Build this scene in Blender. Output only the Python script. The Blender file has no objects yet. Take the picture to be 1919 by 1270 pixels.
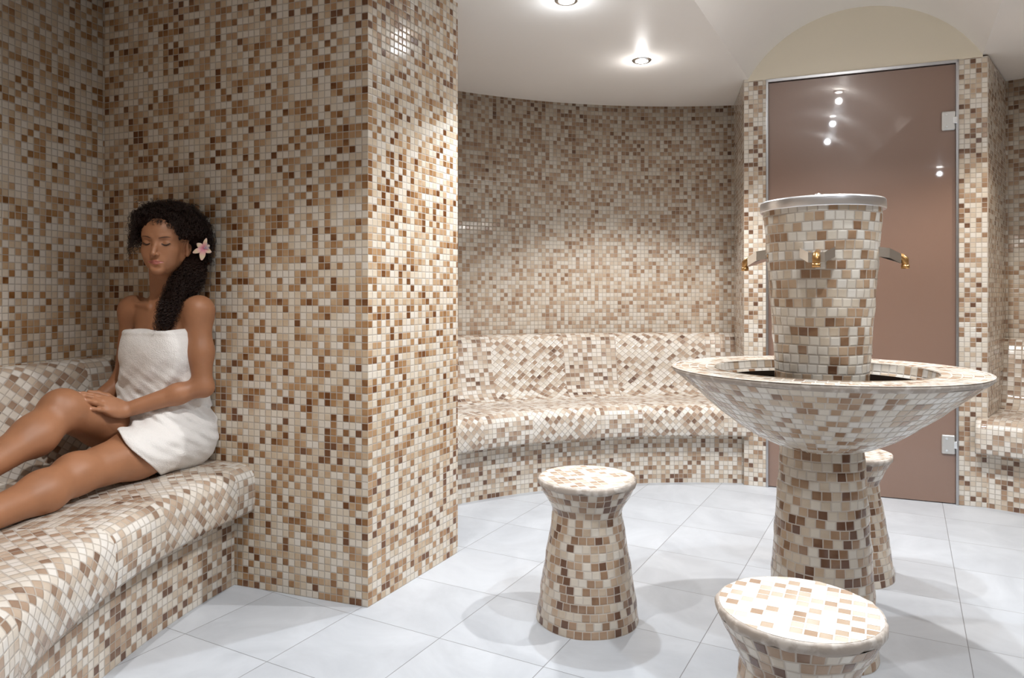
import bpy, bmesh, math, random
import numpy as np
from mathutils import Vector, Matrix
from mathutils.bvhtree import BVHTree

PI = math.pi
random.seed(7); rng = np.random.default_rng(11)
sc = bpy.context.scene
COL = sc.collection

# ------------------------------------------------------------------ camera, world, exposure
FPX = 1350.0
cam_d = bpy.data.cameras.new('camera'); cam = bpy.data.objects.new('camera', cam_d); COL.objects.link(cam)
cam.location = (0, 0, 1.0); cam.rotation_euler = (PI/2, 0, 0)
cam_d.sensor_width = 36.0; cam_d.lens = 36.0*FPX/1919; cam_d.shift_y = -83.0/1919; cam_d.clip_start = 0.05
sc.camera = cam
w = bpy.data.worlds.new('world'); sc.world = w; w.use_nodes = True
w.node_tree.nodes['Background'].inputs[0].default_value = (1.0, .9, .8, 1)
w.node_tree.nodes['Background'].inputs[1].default_value = 0.0
sc.view_settings.view_transform = 'Standard'; sc.view_settings.look = 'None'
sc.view_settings.gamma = 1.0; sc.view_settings.use_curve_mapping = False
sc.view_settings.exposure = 0.20

# ------------------------------------------------------------------ lamps of the room, seen, inferred and added: (x, y, z, power, cone, target, colour)
WHITE = (1.0, .975, .955)
COOL = (.88, .94, 1.0)
WARM = (1.0, .86, .70)
CEIL = 2.13
LAMPS = [
 # name, x, y, z, W, cone deg, blend, aim(x,y,z), colour, label
 ('ceiling_downlight', .6255, 3.475, CEIL, 55, 100, .6, (.70, 3.60, 0), WHITE, 'round recessed downlight glowing in the white ceiling above the far bench'),
 ('ceiling_downlight', .209, 2.764, CEIL, 52, 104, .6, (.2, 2.6, 0), COOL, 'round recessed downlight cut by the top edge of the photo'),
 ('ceiling_downlight', 1.15, 2.24, 2.40, 88, 132, .35, (1.12, 2.24, 0), WHITE, 'vault downlight reflected highest in the glass door'),
 ('ceiling_downlight', .87, 1.585, 2.40, 44, 120, .4, (.85, 1.58, 0), COOL, 'vault downlight reflected second in the glass door'),
 ('ceiling_downlight', .59, .94, 2.40, 34, 110, .5, (.59, .98, 0), COOL, 'vault downlight reflected third from the top in the glass door'),
 ('ceiling_downlight', 1.28, .20, CEIL, 30, 120, .5, (1.28, .5, 0), COOL, 'downlight reflected near the hinge side of the glass door'),
 ('ceiling_downlight', -.62, 1.40, CEIL, 46, 110, .6, (-.80, 1.42, 0), WHITE, 'recessed downlight above the left bench'),
 ('ceiling_downlight', 1.95, 1.6, CEIL, 36, 110, .5, (1.9, 1.9, 0), COOL, 'added unseen downlight at the right of the room'),  # added lamp out of view, lights the floor on the right
 ('ceiling_downlight', 2.35, 2.85, CEIL, 22, 110, .5, (2.3, 2.85, 0), WARM, 'added unseen downlight above the right bench'),  # another added lamp, no fixture is seen here
]

# ------------------------------------------------------------------ helpers
def link(o, parent=None):
    COL.objects.link(o)
    if parent is not None: o.parent = parent
    return o
def tag(o, label=None, cat=None, group=None, kind=None):
    if label: o['label'] = label
    if cat: o['category'] = cat
    if group: o['group'] = group
    if kind: o['kind'] = kind
    return o
def empty(name, loc=(0, 0, 0), rz=0):
    o = bpy.data.objects.new(name, None); COL.objects.link(o); o.location = loc; o.rotation_euler = (0, 0, rz)
    o.empty_display_size = .05
    return o
def mesh_obj(name, verts, faces, mat, parent=None, uvs=None, smooth=False):
    me = bpy.data.meshes.new(name); me.from_pydata([tuple(v) for v in verts], [], [tuple(f) for f in faces])
    if uvs is not None:
        uvl = me.uv_layers.new(name='UVMap')
        for i, uv in enumerate(uvs): uvl.data[i].uv = uv
    if mat is not None: me.materials.append(mat)
    if smooth:
        for p in me.polygons: p.use_smooth = True
    me.validate(); me.update()
    return link(bpy.data.objects.new(name, me), parent)
def bm_obj(name, bm, mat, parent=None, smooth=False):
    me = bpy.data.meshes.new(name); bmesh.ops.recalc_face_normals(bm, faces=bm.faces[:]); bm.to_mesh(me); bm.free()
    me.materials.append(mat)
    if smooth:
        for p in me.polygons: p.use_smooth = True
    return link(bpy.data.objects.new(name, me), parent)
def bevel(o, wd, seg=2):
    m = o.modifiers.new('bevel', 'BEVEL'); m.width = wd; m.segments = seg; m.limit_method = 'ANGLE'; m.angle_limit = .6
    return o
def lathe(name, prof, mat, parent=None, seg=96, loc=(0, 0, 0), smooth=True, closed=False):
    """prof: (r, z) list"""
    V, F = [], []
    for r, z in prof:
        for i in range(seg):
            a = 2*PI*i/seg; V.append((loc[0]+r*math.cos(a), loc[1]+r*math.sin(a), loc[2]+z))
    n = len(prof)
    for j in range(n-1 if not closed else n):
        j2 = (j+1) % n
        for i in range(seg):
            i2 = (i+1) % seg; F.append((j*seg+i, j*seg+i2, j2*seg+i2, j2*seg+i))
    return mesh_obj(name, V, F, mat, parent, smooth=smooth)
def tube_bm(bm, pts, rad, seg=8, cap=True):
    pts = [Vector(p) for p in pts]; n = len(pts); rings = []
    rads = rad if isinstance(rad, (list, tuple)) else [rad]*n
    t0 = (pts[1]-pts[0]).normalized(); up = Vector((0, 0, 1)) if abs(t0.z) < .9 else Vector((1, 0, 0))
    x = t0.cross(up).normalized()
    for i, p in enumerate(pts):
        t = (pts[min(i+1, n-1)]-pts[max(i-1, 0)]).normalized()
        x = (x - t*x.dot(t)).normalized(); y = t.cross(x)
        rings.append([bm.verts.new(p+(x*math.cos(2*PI*k/seg)+y*math.sin(2*PI*k/seg))*rads[i]) for k in range(seg)])
    for a, b in zip(rings, rings[1:]):
        for k in range(seg): bm.faces.new((a[k], a[(k+1) % seg], b[(k+1) % seg], b[k]))
    if cap:
        bm.faces.new(rings[0]); bm.faces.new(rings[-1][::-1])
def box_bm(bm, c, size, M=None):
    r = bmesh.ops.create_cube(bm, size=1.0)
    for v in r['verts']:
        v.co = Vector((v.co.x*size[0], v.co.y*size[1], v.co.z*size[2])) + Vector(c)
        if M is not None: v.co = M @ v.co

# ------------------------------------------------------------------ node helpers / materials
def new_mat(name):
    m = bpy.data.materials.new(name); m.use_nodes = True
    return m, m.node_tree, m.node_tree.nodes, m.node_tree.nodes['Principled BSDF']
def simple(name, col, rough=.5, metal=0.0, coat=0.0, **kw):
    m, t, N, b = new_mat(name)
    b.inputs['Base Color'].default_value = (*col, 1); b.inputs['Roughness'].default_value = rough
    b.inputs['Metallic'].default_value = metal; b.inputs['Coat Weight'].default_value = coat
    for k, v in kw.items(): b.inputs[k].default_value = v
    return m
class NB:
    def __init__(s, tree): s.t = tree; s.N = tree.nodes
    def n(s, typ, **kw):
        nd = s.N.new(typ)
        for k, v in kw.items(): setattr(nd, k, v)
        return nd
    def l(s, a, b): s.t.links.new(a, b)
    def math(s, op, a, b=None, c=None, clamp=False):
        nd = s.n('ShaderNodeMath', operation=op, use_clamp=clamp)
        for i, v in enumerate((a, b, c)):
            if v is None: continue
            if isinstance(v, (int, float)): nd.inputs[i].default_value = v
            else: s.l(v, nd.inputs[i])
        return nd.outputs[0]

PALETTE = [(0.0, (.78, .725, .65)), (.33, (.70, .625, .52)), (.52, (.58, .475, .355)), (.65, (.47, .33, .21)),
           (.81, (.36, .215, .115)), (.94, (.24, .125, .058)), (1.0, (.13, .055, .024))]
def mosaic(name, pitch=.0235, seed=0.0, bias=0.0, zbias=0.0, span=1.0, sat=1.0, grout=.055, grout_col=(.42, .37, .32), rough=.13, tilt=.55, uv=True):
    m, t, N, b = new_mat(name); q = NB(t)
    tc = q.n('ShaderNodeTexCoord'); sep = q.n('ShaderNodeSeparateXYZ')
    q.l(tc.outputs['UV'], sep.inputs[0])
    u = q.math('DIVIDE', sep.outputs[0], pitch); v = q.math('DIVIDE', sep.outputs[1], pitch)
    cu = q.math('FLOOR', u); cv = q.math('FLOOR', v); fu = q.math('FRACT', u); fv = q.math('FRACT', v)
    cmb = q.n('ShaderNodeCombineXYZ'); q.l(cu, cmb.inputs[0]); q.l(cv, cmb.inputs[1]); cmb.inputs[2].default_value = seed
    wn = q.n('ShaderNodeTexWhiteNoise', noise_dimensions='3D'); q.l(cmb.outputs[0], wn.inputs['Vector'])
    csep = q.n('ShaderNodeSeparateColor'); q.l(wn.outputs['Color'], csep.inputs[0])
    # clusters: the palette drifts slowly over the wall
    ns = q.n('ShaderNodeTexNoise'); ns.inputs['Scale'].default_value = .16; ns.inputs['Detail'].default_value = 1.5
    q.l(cmb.outputs[0], ns.inputs['Vector'])
    drift = q.math('MULTIPLY', q.math('SUBTRACT', ns.outputs['Fac'], .5), .30)
    val = q.math('ADD', q.math('MULTIPLY', wn.outputs['Value'], span), q.math('ADD', drift, bias))
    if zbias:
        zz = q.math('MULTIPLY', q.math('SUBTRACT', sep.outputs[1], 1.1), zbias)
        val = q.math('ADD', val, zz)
    # watercolour shading inside each glazed tile
    nt = q.n('ShaderNodeTexNoise'); nt.inputs['Scale'].default_value = 40.0; q.l(tc.outputs['UV'], nt.inputs['Vector'])
    val = q.math('ADD', val, q.math('MULTIPLY', q.math('SUBTRACT', nt.outputs['Fac'], .5), .10))
    grad = q.math('MULTIPLY', q.math('SUBTRACT', fv, .5), q.math('MULTIPLY', q.math('SUBTRACT', csep.outputs[2], .35), .12))
    val = q.math('ADD', val, grad)
    cr = q.n('ShaderNodeValToRGB'); cr.color_ramp.interpolation = 'LINEAR'; e = cr.color_ramp.elements
    while len(e) > 1: e.remove(e[-1])
    e[0].position = 0; e[0].color = (*PALETTE[0][1], 1)
    for p, c in PALETTE[1:]:
        x = e.new(p); x.color = (*c, 1)
    q.l(val, cr.inputs[0])
    bright = q.math('ADD', .90, q.math('MULTIPLY', csep.outputs[0], .2))
    mixb = q.n('ShaderNodeMix', data_type='RGBA', blend_type='MULTIPLY'); mixb.inputs[0].default_value = 1
    cc = q.n('ShaderNodeCombineColor'); [q.l(bright, cc.inputs[i]) for i in range(3)]
    hs = q.n('ShaderNodeHueSaturation'); hs.inputs['Saturation'].default_value = sat; q.l(cr.outputs[0], hs.inputs['Color'])
    q.l(hs.outputs[0], mixb.inputs[6]); q.l(cc.outputs[0], mixb.inputs[7])
    # grout distance
    du = q.math('MINIMUM', fu, q.math('SUBTRACT', 1.0, fu)); dv = q.math('MINIMUM', fv, q.math('SUBTRACT', 1.0, fv))
    d = q.math('MINIMUM', du, dv)
    mr = q.n('ShaderNodeMapRange', interpolation_type='SMOOTHSTEP'); q.l(d, mr.inputs[0]); mr.inputs[1].default_value = grout*.6; mr.inputs[2].default_value = grout*1.5
    mg = q.n('ShaderNodeMix', data_type='RGBA'); q.l(mr.outputs[0], mg.inputs[0]); mg.inputs[6].default_value = (*grout_col, 1); q.l(mixb.outputs[2], mg.inputs[7])
    q.l(mg.outputs[2], b.inputs['Base Color'])
    rr = q.n('ShaderNodeMapRange'); q.l(mr.outputs[0], rr.inputs[0]); rr.inputs[3].default_value = .7; rr.inputs[4].default_value = rough
    q.l(rr.outputs[0], b.inputs['Roughness'])
    # pillow edge + individual tilt of each tile
    mr2 = q.n('ShaderNodeMapRange', interpolation_type='SMOOTHSTEP'); q.l(d, mr2.inputs[0]); mr2.inputs[1].default_value = 0; mr2.inputs[2].default_value = .16
    tu = q.math('MULTIPLY', q.math('SUBTRACT', fu, .5), q.math('SUBTRACT', csep.outputs[1], .5))
    tv = q.math('MULTIPLY', q.math('SUBTRACT', fv, .5), q.math('SUBTRACT', csep.outputs[2], .5))
    h = q.math('ADD', mr2.outputs[0], q.math('MULTIPLY', q.math('ADD', tu, tv), tilt))
    bp = q.n('ShaderNodeBump'); bp.inputs['Strength'].default_value = .8; bp.inputs['Distance'].default_value = .0011
    q.l(h, bp.inputs['Height']); q.l(bp.outputs[0], b.inputs['Normal'])
    b.inputs['Specular IOR Level'].default_value = .5
    return m

M = {}
M['mos_left'] = mosaic('mosaic_left', seed=3.1, bias=-.05, sat=1.12)
M['mos_pil'] = mosaic('mosaic_partition', seed=8.7, bias=.03, sat=1.08)
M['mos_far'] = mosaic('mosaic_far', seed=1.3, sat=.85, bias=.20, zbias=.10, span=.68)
M['mos_post'] = mosaic('mosaic_post', seed=5.9, bias=.02, sat=.85)
M['mos_bench'] = mosaic('mosaic_bench', seed=12.4, bias=-.02, sat=.72, tilt=1.3)
M['mos_riser'] = mosaic('mosaic_riser', seed=15.2, bias=.02, sat=.85)
M['mos_bowl'] = mosaic('mosaic_bowl', pitch=.0255, seed=21.6, bias=-.06, sat=.9, grout_col=(.52, .46, .40), tilt=1.6)
M['mos_bowl2'] = mosaic('mosaic_bucket', pitch=.0255, seed=27.3, bias=.03, span=.92, sat=.9, grout_col=(.46, .40, .34), tilt=1.6)
M['mos_col'] = mosaic('mosaic_column', pitch=.0255, seed=23.9, bias=.20, span=.90, sat=.9, grout_col=(.52, .46, .40), tilt=1.2)
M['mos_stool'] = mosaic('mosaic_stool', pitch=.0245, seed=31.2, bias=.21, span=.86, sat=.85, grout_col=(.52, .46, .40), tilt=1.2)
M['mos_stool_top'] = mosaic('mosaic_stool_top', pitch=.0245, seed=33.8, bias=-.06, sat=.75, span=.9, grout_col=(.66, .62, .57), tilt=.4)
M['chrome'] = simple('chrome', (.88, .89, .90), .16, 1.0)
M['brushed'] = simple('brushed_metal', (.86, .87, .90), .32, 1.0)
M['brass'] = simple('brass', (.58, .33, .13), .32, 1.0)
M['hinge'] = simple('hinge_metal', (.62, .61, .59), .3, .7)
M['frame'] = simple('door_frame_metal', (.50, .50, .51), .3, 1.0)
M['water'] = simple('dark_water', (.006, .004, .003), 1.0, **{'Specular IOR Level': 0.0})
M['cement'] = simple('grout_cement', (.50, .44, .38), .75)

def edge_mat():
    m, t, N, b = new_mat('stool_edge_grout'); q = NB(t)
    tc = q.n('ShaderNodeTexCoord'); n1 = q.n('ShaderNodeTexNoise'); n1.inputs['Scale'].default_value = 38; n1.inputs['Detail'].default_value = 5
    q.l(tc.outputs['Object'], n1.inputs['Vector'])
    cr = q.n('ShaderNodeValToRGB'); e = cr.color_ramp.elements; e[0].position = .50; e[0].color = (.42, .36, .31, 1); e[1].position = .62; e[1].color = (.60, .55, .50, 1)
    q.l(n1.outputs['Fac'], cr.inputs[0]); q.l(cr.outputs[0], b.inputs['Base Color']); b.inputs['Roughness'].default_value = .6
    bp = q.n('ShaderNodeBump'); bp.inputs['Strength'].default_value = .6; bp.inputs['Distance'].default_value = .003; q.l(n1.outputs['Fac'], bp.inputs['Height']); q.l(bp.outputs[0], b.inputs['Normal'])
    return m
M['edge'] = edge_mat()
def floor_mat():
    m, t, N, b = new_mat('floor_stone_tiles'); q = NB(t)
    tc = q.n('ShaderNodeTexCoord'); mp = q.n('ShaderNodeMapping')
    q.l(tc.outputs['Object'], mp.inputs[0])
    sep = q.n('ShaderNodeSeparateXYZ'); q.l(mp.outputs[0], sep.inputs[0])
    P = .337
    u = q.math('DIVIDE', sep.outputs[0], P); v = q.math('DIVIDE', sep.outputs[1], P)
    fu = q.math('FRACT', u); fv = q.math('FRACT', v)
    cmb = q.n('ShaderNodeCombineXYZ'); q.l(q.math('FLOOR', u), cmb.inputs[0]); q.l(q.math('FLOOR', v), cmb.inputs[1])
    wn = q.n('ShaderNodeTexWhiteNoise', noise_dimensions='3D'); q.l(cmb.outputs[0], wn.inputs['Vector'])
    du = q.math('MINIMUM', fu, q.math('SUBTRACT', 1.0, fu)); dv = q.math('MINIMUM', fv, q.math('SUBTRACT', 1.0, fv))
    d = q.math('MINIMUM', du, dv)
    mr = q.n('ShaderNodeMapRange', interpolation_type='SMOOTHSTEP'); q.l(d, mr.inputs[0]); mr.inputs[1].default_value = .0012; mr.inputs[2].default_value = .0045
    n1 = q.n('ShaderNodeTexNoise'); n1.inputs['Scale'].default_value = 3.0; n1.inputs['Detail'].default_value = 8; n1.inputs['Roughness'].default_value = .62; n1.inputs['Distortion'].default_value = .8
    add = q.n('ShaderNodeVectorMath', operation='ADD'); sc_ = q.n('ShaderNodeVectorMath', operation='SCALE'); sc_.inputs[3].default_value = 7.0
    q.l(wn.outputs['Color'], sc_.inputs[0]); q.l(mp.outputs[0], add.inputs[0]); q.l(sc_.outputs[0], add.inputs[1]); q.l(add.outputs[0], n1.inputs['Vector'])
    cr = q.n('ShaderNodeValToRGB'); e = cr.color_ramp.elements
    e[0].position = .28; e[0].color = (.44, .465, .50, 1); e[1].position = .68; e[1].color = (.57, .60, .64, 1)
    q.l(n1.outputs['Fac'], cr.inputs[0])
    mg = q.n('ShaderNodeMix', data_type='RGBA'); q.l(mr.outputs[0], mg.inputs[0]); mg.inputs[6].default_value = (.20, .20, .21, 1); q.l(cr.outputs[0], mg.inputs[7])
    q.l(mg.outputs[2], b.inputs['Base Color']); b.inputs['Roughness'].default_value = .42
    bp = q.n('ShaderNodeBump'); bp.inputs['Strength'].default_value = .4; bp.inputs['Distance'].default_value = .002
    q.l(q.math('ADD', mr.outputs[0], q.math('MULTIPLY', n1.outputs['Fac'], .25)), bp.inputs['Height']); q.l(bp.outputs[0], b.inputs['Normal'])
    return m
M['floor'] = floor_mat()
def plaster(name, c0, c1):
    m, t, N, b = new_mat(name); q = NB(t)
    tc = q.n('ShaderNodeTexCoord'); n1 = q.n('ShaderNodeTexNoise'); n1.inputs['Scale'].default_value = 1.6; n1.inputs['Detail'].default_value = 4
    q.l(tc.outputs['Object'], n1.inputs['Vector'])
    cr = q.n('ShaderNodeValToRGB'); e = cr.color_ramp.elements; e[0].color = (*c0, 1); e[1].color = (*c1, 1); e[0].position = .3; e[1].position = .7
    q.l(n1.outputs['Fac'], cr.inputs[0]); q.l(cr.outputs[0], b.inputs['Base Color']); b.inputs['Roughness'].default_value = .45
    n2 = q.n('ShaderNodeTexNoise'); n2.inputs['Scale'].default_value = 9; q.l(tc.outputs['Object'], n2.inputs['Vector'])
    bp = q.n('ShaderNodeBump'); bp.inputs['Strength'].default_value = .15; bp.inputs['Distance'].default_value = .01
    q.l(n2.outputs['Fac'], bp.inputs['Height']); q.l(bp.outputs[0], b.inputs['Normal'])
    return m
M['ceiling'] = plaster('ceiling_plaster', (.86, .83, .79), (.89, .86, .82))
M['lunette'] = plaster('lunette_plaster', (.70, .63, .50), (.73, .66, .53))
def glass_mat():
    m, t, N, b = new_mat('smoked_glass')
    b.inputs['Base Color'].default_value = (.31, .19, .14, 1); b.inputs['Roughness'].default_value = .35
    b.inputs['Coat Weight'].default_value = 1.0; b.inputs['Coat Roughness'].default_value = .03
    b.inputs['Transmission Weight'].default_value = .25
    return m
M['glass'] = glass_mat()
def emis(name, col, s):
    m, t, N, b = new_mat(name); b.inputs['Base Color'].default_value = (.9, .9, .9, 1)
    b.inputs['Emission Color'].default_value = (*col, 1); b.inputs['Emission Strength'].default_value = s
    return m
M['lampglow'] = emis('lamp_glow', (1, .98, .95), 40)

# ------------------------------------------------------------------ room geometry
CX, CY = .95, 1.82
R_FAR, R_LEFT, R_RISER = 2.51, 2.62, 2.02
C = np.array([-.461, 2.304]); B = np.array([-.211, 2.795]); DL = np.array([-.94, .341])
def pol(r, deg): a = math.radians(deg); return (CX+r*math.cos(a), CY+r*math.sin(a))

# floor
fa = math.atan2(.878, .479)          # direction of the long joints
bm = bmesh.new(); bmesh.ops.create_grid(bm, x_segments=1, y_segments=1, size=5.0)
o = bm_obj('floor', bm, M['floor']); tag(o, kind='structure')
o.rotation_euler = (0, 0, fa - PI/2)
# a joint crossing lies at (-.05, 2.394): the object origin is one
o.location = (-.05, 2.394, 0)
so = o.modifiers.new('thickness', 'SOLIDIFY'); so.thickness = .1; so.offset = -1

def arc_wall(name, R, a0, a1, z1, mat, n=None, u0=0.0):
    n = n or max(8, int(abs(a1-a0)/1.0)); V = []; F = []; UV = []
    for i in range(n+1):
        a = a0+(a1-a0)*i/n; x, y = pol(R, a); V += [(x, y, 0), (x, y, z1)]
    ul = lambda i: u0+R*math.radians(abs(a1-a0))*i/n
    for i in range(n):
        F.append((2*i, 2*i+2, 2*i+3, 2*i+1)); UV += [(ul(i), 0), (ul(i+1), 0), (ul(i+1), z1), (ul(i), z1)]
    o = mesh_obj(name, V, F, mat, uvs=UV, smooth=True); tag(o, kind='structure')
    return o
def solid(o, t):
    s = o.modifiers.new('thickness', 'SOLIDIFY'); s.thickness = t; s.offset = -1
    return o
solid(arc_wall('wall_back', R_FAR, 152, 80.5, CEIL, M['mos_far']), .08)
solid(arc_wall('wall_left', R_LEFT, 262, 157.5, CEIL, M['mos_left']), .08)
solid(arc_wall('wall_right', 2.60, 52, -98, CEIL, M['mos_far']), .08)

def prism(name, foot, z0, z1, mat, parent=None, closed=True):
    """vertical prism over a footprint, UV = metres along the perimeter, starting at the first corner going both ways"""
    V = []; F = []; UV = []; n = len(foot)
    for x, y in foot: V += [(x, y, z0), (x, y, z1)]
    run = 0.0
    for i in range(n):
        j = (i+1) % n; L = math.hypot(foot[j][0]-foot[i][0], foot[j][1]-foot[i][1])
        k = math.floor(run/.0235)*.0235
        F.append((2*i, 2*j, 2*j+1, 2*i+1)); UV += [(run, z0), (run+L, z0), (run+L, z1), (run, z1)]; run += math.ceil(L/.0235)*.0235 + .235
    F.append(tuple(2*i+1 for i in range(n))); UV += [(foot[i][0], foot[i][1]) for i in range(n)]
    F.append(tuple(2*i for i in reversed(range(n)))); UV += [(foot[i][0], foot[i][1]) for i in reversed(range(n))]
    return mesh_obj(name, V, F, mat, parent, uvs=UV)
pw = 1.55
o = prism('wall_partition', [tuple(C), tuple(B), tuple(B+DL*pw), tuple(C+DL*pw)], 0, 2.14, M['mos_pil'])
tag(o, kind='structure')

# door posts
P0 = np.array([1.22, 3.79]); P1 = np.array([1.322, 3.75]); P2 = np.array([2.124, 3.426]); P3 = np.array([2.235, 3.381])
DN = np.array([.375, .927]); DT = np.array([.927, -.375])
o = prism('wall_door_post', [tuple(P0), tuple(P1), tuple(P1+DN*.62), tuple(P0+np.array([.2, .98])*.6)], 0, 2.135, M['mos_post']); tag(o, kind='structure')
RD = np.array([.66, .751])
o = prism('wall_door_post', [tuple(P2), tuple(P3), tuple(P3+RD*.75), tuple(P2+DN*.62)], 0, 2.12, M['mos_post']); tag(o, kind='structure')

# ceiling with its barrel vault
VA = np.array([-.470, -.883]); D0 = (P0+P3)/2
WV = .525; RISE = .30; RV = (WV*WV+RISE*RISE)/(2*RISE)
cols = [(-4.2, 0), (-WV, 0)]
na = 28; half = math.asin(WV/RV)
for i in range(1, na):
    a = -half+2*half*i/na; cols.append((RV*math.sin(a), RV*math.cos(a)-(RV-RISE)))
cols += [(WV, 0), (4.2, 0)]
V = []; F = []
for s, dz in cols:
    for t in (-2.0, 0.0, 6.2):
        p = D0+DT*s+VA*t; V.append((p[0], p[1], CEIL+dz))
nc = len(cols)
for i in range(nc-1):
    vault = not (i == 0 or i == nc-2)
    if not vault: F.append((3*i, 3*i+3, 3*i+4, 3*i+1))
    F.append((3*i+1, 3*i+4, 3*i+5, 3*i+2))
o = mesh_obj('ceiling', V, F, M['ceiling']); tag(o, kind='structure')
for p in o.data.polygons: p.use_smooth = p.index not in (0, 1, len(F)-1, len(F)-2)
o.modifiers.new('split', 'EDGE_SPLIT').split_angle = math.radians(20)
# lunette above the door
def arch_pt(s, off): p = D0+DT*s+DN*off; return p
V = []; F = []
for off in (.0, .10):
    for s, dz in cols[1:-1]:
        p = arch_pt(s, off-.002); V.append((p[0], p[1], CEIL+dz+.004))
m_ = len(cols)-2
bot = [arch_pt(-WV, -.002), arch_pt(WV, -.002), arch_pt(-WV, .1), arch_pt(WV, .1)]
for p in bot: V.append((p[0], p[1], CEIL-.012))
F.append([2*m_]+list(range(m_))+[2*m_+1]); F.append([2*m_+3]+list(range(2*m_-1, m_-1, -1))+[2*m_+2])
F.append((2*m_, 2*m_+1, 2*m_+3, 2*m_+2))
o = mesh_obj('wall_lunette', V, F, M['lunette']); tag(o, kind='structure')

# ------------------------------------------------------------------ glass door
door = empty('door_1', (*( (P1+P2)/2 ), 0), math.atan2(DT[1], DT[0])); tag(door, kind='structure')
Wd = float(np.linalg.norm(P2-P1)); Hd = 2.118
def dbox(name, c, size, mat, bev=0, parent=door):
    bm = bmesh.new(); box_bm(bm, c, size); o = bm_obj(name, bm, mat, parent)
    if bev: bevel(o, bev)
    return o
dbox('glass_pane', (0, .012, .004+(Hd-.022)/2), (Wd-.024, .010, Hd-.022), M['glass'], .001)
dbox('frame_side', (-Wd/2+.006, .010, Hd/2), (.012, .035, Hd), M['frame'], .002)
dbox('frame_side', (Wd/2-.006, .010, Hd/2), (.012, .035, Hd), M['frame'], .002)
dbox('frame_top', (0, .010, Hd-.008), (Wd, .035, .016), M['frame'], .002)
for z in (1.83, .285):
    h = dbox('hinge', (Wd/2-.042, .001, z), (.058, .012, .092), M['hinge'], .006)
    bm = bmesh.new(); box_bm(bm, (Wd/2-.014, -.004, z), (.018, .016, .034)); bevel(bm_obj('hinge_knuckle', bm, M['chrome'], h), .003)
    for sz in (-.028, .028):
        bm = bmesh.new(); tube_bm(bm, [(Wd/2-.05, -.004, z+sz), (Wd/2-.05, -.008, z+sz)], .005, 12); bm_obj('screw', bm, M['chrome'], h)
# dim room behind the frosted glass
o = prism('wall_corridor', [tuple(P1+DN*.62+(-.3, 0)), tuple(P2+DN*.62+(.3, 0)), tuple(P2+DN*.75+(.3, 0)), tuple(P1+DN*.75+(-.3, 0))], 0, 2.13, simple('corridor_paint', (.45, .30, .22), .8)); tag(o, kind='structure')

# ------------------------------------------------------------------ benches
def bench_profile(R_back, ztop=.77):
    """(r, z) polyline from the nose's lower edge, over the seat and up the backrest"""
    rn = R_RISER-.085
    P = [(R_RISER+.01, .266), (rn+.005, .262), (rn, .272), (rn-.004, .32), (rn-.002, .365)]
    cx_, cz_, rr = rn+.053, .365, .055
    for k in range(1, 8):
        a = PI - k*(PI/2)/7; P.append((cx_+rr*math.cos(a), cz_+rr*math.sin(a)))
    P += [(R_RISER+.06, .424), (R_RISER+.15, .420), (R_RISER+.25, .416)]
    rb = R_back-.14
    a0 = (rb-.075, .415)
    for k in range(0, 7):
        a = -PI/2+k*(PI/2*.86)/6; P.append((a0[0]+.10*math.cos(a), a0[1]+.105+.10*math.sin(a)))
    lx, lz = P[-1]
    P += [(lx+.015, lz+.06), (lx+.035, lz+.13), (lx+.055, ztop-.035), (lx+.072, ztop-.012), (R_back-.02, ztop), (R_back+.04, ztop+.002)]
    return P
def bench(label, a0, a1, R_back, sections):
    root = empty('tiled_bench', (*pol(R_RISER, (a0+a1)/2), 0)); tag(root, label, 'bench')
    inv = Matrix.Translation(-root.location)
    def build(name, prof, mat, secs, step=.5):
        L = [0]
        for p, q_ in zip(prof, prof[1:]): L.append(L[-1]+math.dist(p, q_))
        V = []; F = []; UV = []; idx = 0
        for (s0, s1, diag) in secs:
            n = max(1, int(abs(s1-s0)/step)); off = len(V); c45 = math.cos(PI/4)
            for i in range(n+1):
                a = s0+(s1-s0)*i/n
                for r, z in prof: x, y = pol(r, a); V.append((x-root.location.x, y-root.location.y, z))
            m = len(prof); idx += 1
            def uv(i, j):
                u = 2.0*math.radians(abs(s1-s0))*i/n; v = L[j]
                if diag: u, v = (u+v)*c45+3*idx, (v-u)*c45+5
                return (u, v)
            for i in range(n):
                for j in range(m-1):
                    F.append((off+i*m+j, off+i*m+j+1, off+(i+1)*m+j+1, off+(i+1)*m+j)); UV += [uv(i, j), uv(i, j+1), uv(i+1, j+1), uv(i+1, j)]
            if s0 == secs[0][0] or s1 == secs[-1][1]:
                base = off if s0 == secs[0][0] else off+n*m
                f = [base+j for j in range(m)]; F.append(f); UV += [prof[j] for j in range(m)]
        return mesh_obj(name, V, F, mat, root, uvs=UV, smooth=True)
    prof = bench_profile(R_back)
    build('seat', prof, M['mos_bench'], sections)
    build('riser', [(R_RISER, -.001), (R_RISER, .272)], M['mos_riser'], [(a0, a1, False)])
    return root
bench('long curved mosaic bench along the far wall behind the stools', 151, 81.5, R_FAR,
      [(151, 135, False), (135, 124, True), (124, 116, False), (116, 105.5, True), (105.5, 98, False), (98, 85.5, True), (85.5, 81.5, False)])
bench('curved mosaic bench at the left with the woman sitting on it', 158.5, 217, R_LEFT,
      [(158.5, 163.5, False), (163.5, 174, True), (174, 181, False), (181, 194, True), (194, 202, False), (202, 217, True)])
bench('short piece of mosaic bench at the right edge beyond the door post', 51.8, 12, 2.60,
      [(51.8, 40, False), (40, 28, True), (28, 12, False)])

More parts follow.
